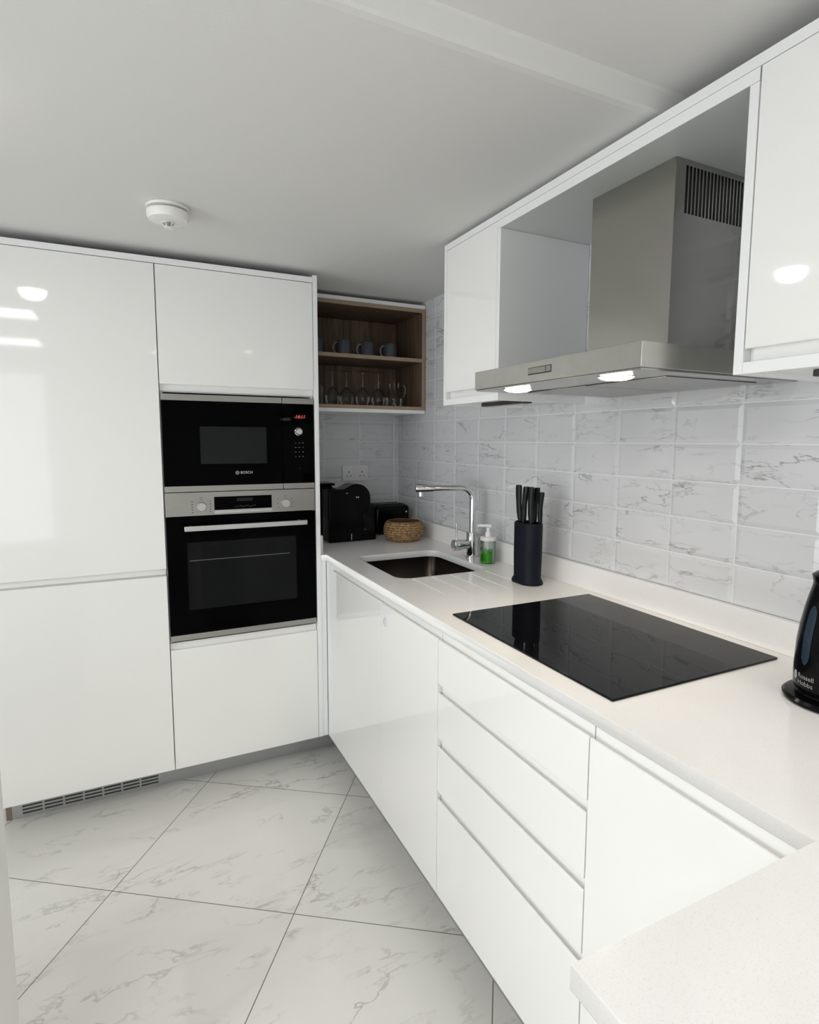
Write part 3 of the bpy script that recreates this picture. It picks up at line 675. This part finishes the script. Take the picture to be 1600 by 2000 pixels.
# sink
sk = thing('sink', 'rectangular undermount steel sink basin in the white worktop', 'sink', (-0.337, -0.962, HW - .2))
bm = bmesh.new()
def ring(z, ins, r): return [bm.verts.new((x, y, z)) for x, y in rrect(SKX0 + ins, SKX1 - ins, SKY0 + ins, SKY1 - ins, r, 6)]
rs = [ring(HW - WT - .0005, -0.014, 0.06), ring(HW - WT - .0005, -0.001, 0.055), ring(HW - .20, 0.008, 0.055), ring(HW - .215, 0.024, 0.045)]
for a, b_ in zip(rs, rs[1:]):
    n = len(a)
    for i in range(n): bm.faces.new((a[i], a[(i + 1) % n], b_[(i + 1) % n], b_[i]))
bm.faces.new(rs[-1])
bmesh.ops.recalc_face_normals(bm, faces=bm.faces)
o = link('basin', bm, M_sink, sk, smooth=True, angle=50)
md = o.modifiers.new('thickness', 'SOLIDIFY'); md.thickness = 0.0012; md.offset = 0
latheo('drain', M_chrome, [(0, -.0), (0.02, -.002), (0.040, .001), (0.043, 0.003), (0.045, 0.001)], (-0.337, -0.90, HW - .212), sk, 30)

# faucet
FX, FY = -0.079, -0.955
fa = thing('kitchen_tap', 'chrome kitchen tap with right-angled spout behind the sink', 'tap', (FX, FY, HW))
latheo('base_body', M_chrome, [(0, 0.0002), (0.0275, 0.0002), (0.0275, 0.004), (0.0245, 0.006), (0.0245, 0.108), (0.023, 0.110), (0.015, 0.110), (0, 0.110)], (FX, FY, HW), fa, 40)
th = R(161); dx, dy = math.cos(th), math.sin(th); zt = 1.2645; br = 0.050
pts = [(FX, FY, HW + .111), (FX, FY, zt - br)]
for i in range(1, 9):
    a = R(90 * i / 8); pts.append((FX + dx * br * (1 - math.cos(a)), FY + dy * br * (1 - math.cos(a)), zt - br + br * math.sin(a)))
Ls = 0.246
pts += [(FX + dx * t, FY + dy * t, zt) for t in (0.10, 0.165)]
tubeo('spout', M_chrome, pts, 0.0130, fa, 24)
tubeo('spout_head', M_chrome, [(FX + dx * t, FY + dy * t, zt - .001) for t in (0.166, Ls - .004, Ls)], [0.0140, 0.0185, 0.0175], fa, 24)
latheo('aerator', M_chrome, [(0, -0.012), (0.0105, -0.012), (0.0105, 0.006), (0, 0.006)], (FX + dx * (Ls - .022), FY + dy * (Ls - .022), zt - .0225), fa, 20)
hx = Vector((-0.98, 0.05, 0.0)).normalized(); hz_ = 1.022
tubeo('mixer_body', M_chrome, [(FX + hx.x * t, FY + hx.y * t, hz_) for t in (0.0235, 0.060)], 0.0205, fa, 28)
tubeo('handle_cap', M_chrome, [(FX + hx.x * t, FY + hx.y * t, hz_) for t in (0.0605, 0.090, 0.092)], [0.0235, 0.0235, 0.022], fa, 28)
tubeo('lever', M_chrome, [(FX + hx.x * .075, FY + hx.y * .075, hz_ + .0225), (FX + hx.x * .076, FY + hx.y * .076, hz_ + .092)], 0.0040, fa, 12)

# soap dispenser
sx_, sy_ = -0.082, -1.083
sp = thing('soap_dispenser', 'clear pump bottle half full of green soap beside the tap', 'soap dispenser', (sx_, sy_, HW))
latheo('bottle', M_bottle, [(0, .0004), (0.029, .0004), (0.0315, .003), (0.0315, .086), (0.030, .094), (0.0285, .094), (0.0300, .085), (0.0300, .003), (0, .002)], (sx_, sy_, HW), sp, 36)
latheo('liquid', M_soap, [(0, .0025), (0.0285, .0025), (0.0296, .004), (0.0296, .054), (0, .054)], (sx_, sy_, HW), sp, 36)
latheo('collar', M_pump, [(0, .0945), (0.0315, .0945), (0.0325, .097), (0.0325, .107), (0.030, .109), (0, .109)], (sx_, sy_, HW), sp, 36)
latheo('dip_tube', M_pump, [(0, .056), (0.005, .056), (0.0065, .070), (0.0065, .0940), (0, .0940)], (sx_, sy_, HW), sp, 14)
bm = bmesh.new()
lathe(bm, [(0, .1092), (0.0125, .1092), (0.0115, .125), (0.0075, .130), (0.0075, .147), (0, .147)], (sx_, sy_, HW), 24)
link('pump_stem', bm, M_pump, sp, smooth=True)
nz = Vector((-.84, .545, 0)).normalized()
q = [(sx_ - nz.x * .012, sy_ - nz.y * .012, HW + .1535), (sx_ + nz.x * .030, sy_ + nz.y * .030, HW + .1545), (sx_ + nz.x * .044, sy_ + nz.y * .044, HW + .1530)]
tubeo('nozzle', M_pump, q, [0.0070, 0.0058, 0.0048], sp, 14)

# knife block
kx, ky = -0.138, -1.424
kbk = thing('knife_block', 'dark navy oval knife block beside the hob', 'knife block', (kx, ky, HW))
bm = bmesh.new()
def stad(w_, l_, z, n=12):
    out = []; h = (l_ - w_) / 2
    for k in range(2 * n):
        a = 2 * PI * (k + .5) / (2 * n); s = h if math.sin(a) > 0 else -h
        out.append(bm.verts.new((kx + w_ / 2 * math.cos(a), ky + s + w_ / 2 * math.sin(a), z)))
    return out
rg = [stad(.082, .128, HW + .0003), stad(.084, .130, HW + .004), stad(.080, .124, HW + .012), stad(.070, .112, HW + .022), stad(.072, .116, HW + .10), stad(.0725, .1165, HW + .212), stad(.068, .112, HW + .216), stad(.062, .106, HW + .216), stad(.060, .104, HW + .02)]
for a, b_ in zip(rg, rg[1:]):
    n = len(a)
    for i in range(n): bm.faces.new((a[i], a[(i + 1) % n], b_[(i + 1) % n], b_[i]))
bm.faces.new(rg[0]); bm.faces.new(rg[-1])
link('block', bm, M_navy, kbk, smooth=True, angle=50)
def knife(lab, x, y, lean_y, h, wd):
    kn = thing('kitchen_knife', lab, 'knife', (x, y, HW + .10), 'knives in the navy block')
    bm = bmesh.new(); rows = []
    z0 = HW + .2165
    for i, (t, s) in enumerate(((0, .55), (.06, .75), (.25, .95), (.5, .86), (.75, 1.05), (.93, 1.12), (1.0, .9))):
        cy = y + lean_y * t + 0.004 * math.sin(t * PI) ; zz = z0 + h * t
        a = wd * s; b_ = .0085 * (0.8 + .2 * s)
        rows.append([bm.verts.new((x + b_ * math.cos(2 * PI * k / 14), cy + a * math.sin(2 * PI * k / 14), zz)) for k in range(14)])
    for p_, q_ in zip(rows, rows[1:]):
        for k in range(14): bm.faces.new((p_[k], p_[(k + 1) % 14], q_[(k + 1) % 14], q_[k]))
    bm.faces.new(rows[0]); bm.faces.new(rows[-1])
    link('handle', bm, M_blackmatt, kn, smooth=True, angle=60)
    box('blade', M_chrome, x - .0008, x + .0008, y - wd * .6, y + wd * .6, HW + .06, HW + .2160, kn)
knife('black-handled knife at the left of the navy block', -0.150, -1.392, 0.012, .128, .0135)
knife('black-handled knife in the middle of the navy block, leaning right', -0.158, -1.424, -0.010, .126, .0115)
knife('black-handled knife at the front right of the navy block', -0.152, -1.458, 0.004, .126, .0130)
knife('black-handled knife at the back of the navy block', -0.118, -1.432, -0.012, .122, .0115)
knife('shorter black-handled knife at the far right of the navy block', -0.120, -1.466, -0.006, .108, .0100)

# hob
hb_ = thing('induction_hob', 'black glass hob set on the white worktop', 'hob', (-0.317, -1.964, HW))
box('glass_top', M_hob, -0.572, -0.062, -2.2758, -1.6527, HW + .0004, HW + .0050, hb_, bevel=0.0012)
M_zone = simple('hob_zone_print', (0.018, 0.018, 0.02), 0.2)
for (cx, cy, r) in ((-0.20, -1.81, .085), (-0.43, -1.80, .07), (-0.20, -2.12, .07), (-0.43, -2.12, .085)):
    latheo('cooking_zone_mark', M_zone, [(r, 0), (r, .0001), (r - .0008, .0001), (r - .0008, 0)], (cx, cy, HW + .0050), hb_, 48)

# basket
bx_, by_ = -0.165, -0.438
bk = thing('woven_basket', 'small round woven straw basket between coffee machine and tap', 'basket', (bx_, by_, HW))
bm = bmesh.new(); n = 72; rings = []
prof = []
for i in range(0, 60):
    t = i / 59.0; a = -1.12 + t * 1.90
    rr = 0.028 + 0.072 * math.cos(a * 0.92) ** 0.9; zz = 0.055 + 0.055 * math.sin(a) / math.sin(1.12)
    prof.append((rr, zz))
ztop = prof[-1][1]
for i, (rr, zz) in enumerate(prof):
    ring_ = []
    for k in range(n):
        a = 2 * PI * k / n
        w_ = 0.0026 * abs(math.sin(i / 59.0 * PI * 9.0)) + 0.0007 * math.sin(k * 3.0 + (i // 7) * 2.1)
        ring_.append(bm.verts.new((bx_ + (rr + w_) * math.cos(a), by_ + (rr + w_) * math.sin(a), HW + zz)))
    rings.append(ring_)
inner = [(prof[-1][0] - .003, ztop + .002), (prof[-1][0] - .006, ztop + .001)]
for rr, zz in inner:
    rings.append([bm.verts.new((bx_ + rr * math.cos(2 * PI * k / n), by_ + rr * math.sin(2 * PI * k / n), HW + zz)) for k in range(n)] if rr else None)
for a, b_ in zip(rings, rings[1:]):
    if b_ is None: bm.faces.new(a); continue
    for k in range(n): bm.faces.new((a[k], a[(k + 1) % n], b_[(k + 1) % n], b_[k]))
bm.faces.new(list(reversed(rings[0])))
link('bowl', bm, M_straw, bk, smooth=True, angle=80)
latheo('inner_wall', M_strawshade, [(prof[-1][0] - .0062, ztop + .0005), (prof[-1][0] - .008, ztop - .008), (0.090, 0.055), (0.070, 0.020), (0.060, 0.012), (0.0, 0.011)], (bx_, by_, HW), bk, 72)

# coffee machine (faces right, pod head on the right)
cf = thing('coffee_machine', 'black pod coffee machine in the corner beside the oven cabinet', 'coffee machine', (-0.44, -0.28, HW))
yc0, yc1 = -0.375, -0.255
fy = lambda a, p, q: (p, a, q)
body = [(-0.535, HW + .001), (-0.355, HW + .001), (-0.350, 1.02), (-0.352, 1.10), (-0.330, 1.115), (-0.318, 1.14), (-0.3165, 1.175)] + \
       [(-0.3885 + .072 * math.cos(R(a)), 1.178 + .072 * math.sin(R(a))) for a in range(8, 120, 8)] + [(-0.455, 1.226), (-0.535, 1.226)]
bm = bmesh.new(); prism(bm, body, yc0, yc1, fy); link('body', bm, M_black, cf, bevel=0.006, seg=3)
bm = bmesh.new(); add_box(bm, -0.545, -0.470, -0.250, -0.120, HW + .02, 1.235); link('water_tank', bm, M_black, cf, bevel=0.01, seg=3)
box('tank_lid', M_black, -0.550, -0.462, -0.256, -0.115, 1.2355, 1.248, cf, bevel=0.004)
bm = bmesh.new(); prism(bm, [(-0.354, HW + .001), (-0.285, HW + .001), (-0.285, HW + .030), (-0.292, HW + .036), (-0.354, HW + .036)], -0.365, -0.265, fy); link('drip_tray', bm, M_black, cf, bevel=0.003)
latheo('coffee_outlet', M_chrome, [(0, 1.088), (0.006, 1.088), (0.007, 1.105), (0, 1.105)], (-0.335, -0.315, 0), cf, 14)
for (x_, z_, r_) in ((-0.442, 1.206, .003), (-0.392, 1.184, .0035), (-0.383, 1.184, .0035)):
    latheo('button', M_chrome, [(0, -.003), (r_, -.002), (r_, 0), (0, 0)], (x_, yc0, z_), cf, 14, 'y')
box('silver_strip', M_knob, -0.4215, -0.4175, yc0 - .0012, yc0 + .001, HW + .008, HW + .040, cf)

# toaster
ts_ = thing('toaster', 'black toaster in the far corner behind the straw basket', 'toaster', (-0.14, -0.16, HW))
bm = bmesh.new(); add_box(bm, -0.245, -0.045, -0.260, -0.075, HW + .004, 1.120); link('body', bm, M_black, ts_, bevel=0.02, seg=4)
boxes('slot', M_dark, [(-0.225, -0.065, -0.205, -0.180, 1.1195, 1.1215)], ts_); boxes('slot', M_dark, [(-0.225, -0.065, -0.155, -0.130, 1.1195, 1.1215)], ts_)
bm = bmesh.new()
for (a, b_, c, d) in ((-.232, -.058, -.214, -.2065), (-.232, -.058, -.1785, -.1565), (-.232, -.058, -.1285, -.121)): add_box(bm, a, b_, c, d, 1.1195, 1.1235)
link('top_rim', bm, M_chrome if False else M_black, ts_, bevel=0.001)
box('lever', M_black, -0.045, -0.028, -0.185, -0.150, 1.062, 1.074, ts_, bevel=0.003)
latheo('dial', M_chrome, [(0, .010), (0.005, .010), (0.006, 0), (0, 0)], (-0.045, -0.215, 1.070), ts_, 16, 'x')
latheo('button', M_chrome, [(0, -.003), (0.0045, -.002), (0.005, 0), (0, 0)], (-0.068, -0.260, 1.085), ts_, 16, 'y')
for fx_ in (-.22, -.09):
    for fy_ in (-.24, -.12): box('foot', M_dark, fx_, fx_ + .03, fy_, fy_ + .03, HW + .0003, HW + .005, ts_)

# kettle
KX, KY = -0.182, -2.462
kt = thing('kettle', 'black electric kettle on its base at the right edge of the worktop', 'kettle', (KX, KY, HW))
latheo('power_base', M_black, [(0, .0004), (0.080, .0004), (0.087, .003), (0.088, .008), (0.083, .013), (0.066, .016), (0.064, .020), (0, .020)], (KX, KY, HW), kt, 56)
rv = Vector((.447, -.894))
kp = [(0.0, .0205, 0), (.066, .0205, 0), (.0700, .026, 0), (.0710, .05, 0), (.0705, .08, 0), (.0690, .115, 0), (.0655, .146, 0), (.0620, .166, 0), (.0585, .186, 0), (.0535, .208, 0), (.0490, .226, 0), (.0485, .232, 0), (.0515, .246, 0), (.044, .252, 0), (0, .256, 0)]
bm = bmesh.new(); lathe(bm, [(a, b_) for a, b_, c in kp], (KX, KY, HW), 64, 'z', shift=lambda i: (rv.x * kp[i][2], rv.y * kp[i][2]))
link('body', bm, M_black, kt, smooth=True, angle=50)
hv = Vector((.55, -.83)); pts = []
for i in range(15):
    a = R(80 - 150 * i / 14.0); pts.append((KX + hv.x * (.052 + .062 * math.cos(a)), KY + hv.y * (.052 + .062 * math.cos(a)), HW + .135 + .090 * math.sin(a)))
tubeo('handle', M_black, pts, .0105, kt, 14)
def on_kettle(ang0, tx, zz, h):
    """point on the kettle skin: angle measured at axis, tx = arc length"""
    for i in range(1, len(kp) - 1):
        if kp[i][1] <= zz <= kp[i + 1][1]:
            f = (zz - kp[i][1]) / max(1e-6, kp[i + 1][1] - kp[i][1]); r_ = kp[i][0] * (1 - f) + kp[i + 1][0] * f; s_ = kp[i][2] * (1 - f) + kp[i + 1][2] * f; break
    a = ang0 + tx / r_; r_ += h
    return (KX + rv.x * s_ + r_ * math.cos(a), KY + rv.y * s_ + r_ * math.sin(a), HW + zz)
ca = math.atan2(-3.0741 - KY, -1.3865 - KX)   # direction from the kettle to the viewer's side of the room
bm = bmesh.new(); G = []
for j in range(15):
    zz = .077 + .115 * j / 14.0
    hw_ = .0095 * math.sqrt(max(0.05, 1 - (2 * j / 14.0 - 1) ** 6))
    G.append([bm.verts.new(on_kettle(ca - R(46), -hw_ + 2 * hw_ * i / 6.0, zz, .0008)) for i in range(7)])
for a, b_ in zip(G, G[1:]):
    for i in range(6): bm.faces.new((a[i], a[i + 1], b_[i + 1], b_[i]))
o = link('water_gauge', bm, M_gauge, kt, smooth=True)
for zz in (.090, .115, .142):
    bm = bmesh.new()
    bm.faces.new([bm.verts.new(on_kettle(ca - R(46), t - .003, zz + s, .0014)) for t, s in ((-.005, -.0012), (0.0, -.0012), (0.0, .0012), (-.005, .0012))])
    link('gauge_mark', bm, M_ink, kt)
text_mesh('maker_name', 'Russell\nHobbs', 0.0130, M_mark, lambda x, y, z: on_kettle(ca - R(57), x, .047 + y, .0006), kt, align='LEFT')
bm = bmesh.new()
for k in range(1):
    c_ = [bm.verts.new(on_kettle(ca - R(57), -.0085 + .0055 * math.cos(2 * PI * i / 24), (.051) + .0085 * math.sin(2 * PI * i / 24), .0008)) for i in range(24)]; bm.faces.new(c_)
link('maker_emblem', bm, M_mark, kt)
bm = bmesh.new()
for dx_ in (-.011, -.006):
    vs = [bm.verts.new(on_kettle(ca - R(57), dx_ + t, .051 + s, .0012)) for t, s in ((-.0006, -.006), (.0006, -.006), (.0006, .006), (-.0006, .006))]; bm.faces.new(vs)
vs = [bm.verts.new(on_kettle(ca - R(57), t, .051 + s, .0012)) for t, s in ((-.011, -.0006), (-.006, -.0006), (-.006, .0006), (-.011, .0006))]; bm.faces.new(vs)
link('emblem_letter', bm, M_ink, kt)

# ================================================================== BASE CABINETS, RIGHT RUN
CXB = XB + 0.0225
Y1, Y2, Y3, Y4, Y5 = -0.7120, -1.2590, -1.6725, -2.2785, -2.90
zb_, zd_ = 0.132, 0.9085
skc = thing('sink_cabinet', 'white gloss base cabinet with two doors under the sink', 'cabinet', (-0.31, -1.2, 0))
boxes('body', M_white, [(CXB, -0.03, Y3 + .001, Y3 + .018, zb_, .9355), (CXB, -0.03, YT - .02, YT - .002, zb_, .9355), (CXB, -0.03, Y3 + .018, YT - .02, zb_, zb_ + .018), (-0.045, -0.03, Y3 + .018, YT - .02, zb_ + .018, .70), (CXB, CXB + .018, Y3 + .018, YT - .02, .86, .9355)], skc)
box('corner_post', M_edge, XB, CXB - .0005, Y1 + .001, YT - .001, zb_, .9355, skc, bevel=0.0006)
jfront('door', 'B', Y2 + .0009, Y1 - .0009, zb_, zd_, 'top', skc, lip=0.0265)
d2 = jfront('door', 'B', Y3 + .0016, Y2 - .0009, zb_, zd_, 'top', skc, lip=0.0265)
latheo('clear_disc', M_disc, [(0, -.0030), (.010, -.0030), (.0115, -.0022), (.0150, -.0022), (.0165, -.0012), (.0165, -.0001), (0, -.0001)], (XB, -1.2960, .8500), d2, 28, 'x')
dc = thing('drawer_cabinet', 'white gloss base cabinet with four drawers under the hob', 'drawer unit', (-0.31, -1.97, 0))
boxes('body', M_white, [(CXB, -0.03, Y4 + .001, Y4 + .018, zb_, .9355), (CXB, -0.03, Y3 - .018, Y3 - .001, zb_, .9355), (CXB, -0.03, Y4 + .018, Y3 - .018, zb_, zb_ + .018), (-0.045, -0.03, Y4 + .018, Y3 - .018, zb_ + .018, .93), (CXB, -0.05, Y4 + .018, Y3 - .018, .905, .9355)], dc)
for (a, b_) in ((.7785, .9085), (.6175, .7530), (.4560, .5920), (.1320, .4325)):
    jfront('drawer_front', 'B', Y4 + .0016, Y3 - .0016, a, b_, 'top', dc, lip=(0.0265 if b_ > .9 else 0.0205))
ec = thing('base_cabinet', 'white gloss base cabinet with one wide plain door, partly behind the bar', 'cabinet', (-0.31, -2.6, 0))
box('body', M_white, CXB, -0.03, Y5, Y4 - .001, zb_, .9355, ec)
jfront('door', 'B', Y5, Y4 - .0016, zb_, zd_, 'top', ec, lip=0.0265)
tag(box('plinth', M_steelpl, -0.560, -0.540, Y5, -0.4915, 0.0, .1315), 'brushed grey plinth under the right-hand base cabinets', 'plinth')
br = thing('bar_cabinet', 'white side cabinet carrying the near bar return of the worktop', 'cabinet', (-0.5, -3.2, 0))
box('body', M_white, -0.93, -0.03, -3.38, Y5 - .003, 0.0, .9355, br, bevel=0.001)

# ================================================================== CEILING THINGS
sd = thing('smoke_detector', 'round white smoke detector on the ceiling', 'smoke detector', (-1.249, -1.072, ZL))
latheo('mounting_base', M_smoke, [(0, -.0002), (0.060, -.0002), (0.063, -.004), (0.062, -.009), (0.050, -.011), (0, -.011)], (-1.249, -1.072, ZL), sd, 48)
latheo('spacer', M_wet, [(0, -.0112), (0.048, -.0112), (0.048, -.0145), (0, -.0145)], (-1.249, -1.072, ZL), sd, 40)
latheo('cover', M_smoke, [(0, -.0147), (0.058, -.0147), (0.061, -.018), (0.061, -.030), (0.055, -.040), (0.024, -.046), (0.022, -.046), (0, -.046)], (-1.249, -1.072, ZL), sd, 48)
bm = bmesh.new(); lathe(bm, [(0.020, -.0462), (0.021, -.0475), (0.0195, -.0490), (0.0165, -.0475), (0.0165, -.0462)], (-1.249, -1.072, ZL), 32)
for k in range(6):
    a = 2 * PI * k / 6; tube(bm, [(-1.249 + .018 * math.cos(a), -1.072 + .018 * math.sin(a), ZL - .0475), (-1.249 + .011 * math.cos(a), -1.072 + .011 * math.sin(a), ZL - .0600)], .0013, 8)
lathe(bm, [(0.013, -.0595), (0.013, -.0620), (0, -.0620), ], (-1.249, -1.072, ZL), 24)
link('sensor_cage', bm, M_smoke, sd, smooth=True)
latheo('sensor_core', M_wet, [(0, -.0462), (0.010, -.0462), (0.007, -.0585), (0, -.0585)], (-1.249, -1.072, ZL), sd, 20)

cl = thing('ceiling_light', 'small round white ceiling light to the left of the smoke detector', 'lamp', (-1.76, -1.54, ZL))
latheo('diffuser', M_ceillamp, [(0, -.052), (0.030, -.050), (0.048, -.040), (0.058, -.02), (0.058, -.006), (0, -.006)], (-1.76, -1.54, ZL), cl, 40)
latheo('rim', M_smoke, [(0, -.0003), (0.064, -.0003), (0.064, -.0055), (0, -.0055)], (-1.76, -1.54, ZL), cl, 40)
for (x0, x1, y0, y1, lab) in ((-2.9, -1.84, -2.56, -2.20, 'long flat ceiling light panel nearest the ceiling step'), (-2.9, -1.95, -3.78, -3.42, 'long flat ceiling light panel nearest the rear window')):
    t = thing('light_panel', lab, 'lamp', ((x0 + x1) / 2, (y0 + y1) / 2, ZH))
    box('frame', M_smoke, x0, x1, y0, y1, ZH - .010, ZH - .0003, t)
    box('diffuser', M_panel, x0 + .01, x1 - .01, y0 + .01, y1 - .01, ZH - .012, ZH - .0102, t)

for (dx_, dy_, e_, lab) in ((-0.45, -3.32, 26, 'small round ceiling downlight above the bar end of the worktop'), (-1.15, -3.75, 14, 'added round ceiling downlight behind the viewer, for fill light')):
    t = thing('downlight', lab, 'lamp', (dx_, dy_, ZH))  # the one behind the viewer is unseen, added to brighten the worktop
    latheo('bezel', M_chrome, [(0.045, -.0003), (0.045, -.004), (0.034, -.005), (0.034, -.0003)], (dx_, dy_, ZH), t, 32)
    latheo('lens', M_lampglow, [(0, -.004), (0.033, -.0035), (0.0335, -.0004), (0, -.0004)], (dx_, dy_, ZH), t, 28)
    sl = bpy.data.lights.new('downlight_beam', 'SPOT'); sl.energy = e_; sl.color = (1.0, 0.97, 0.93); sl.spot_size = R(150); sl.spot_blend = 0.8; sl.shadow_soft_size = 0.035
    q_ = bpy.data.objects.new('downlight_beam', sl); COL.objects.link(q_); q_.location = (dx_, dy_, ZH - .01)
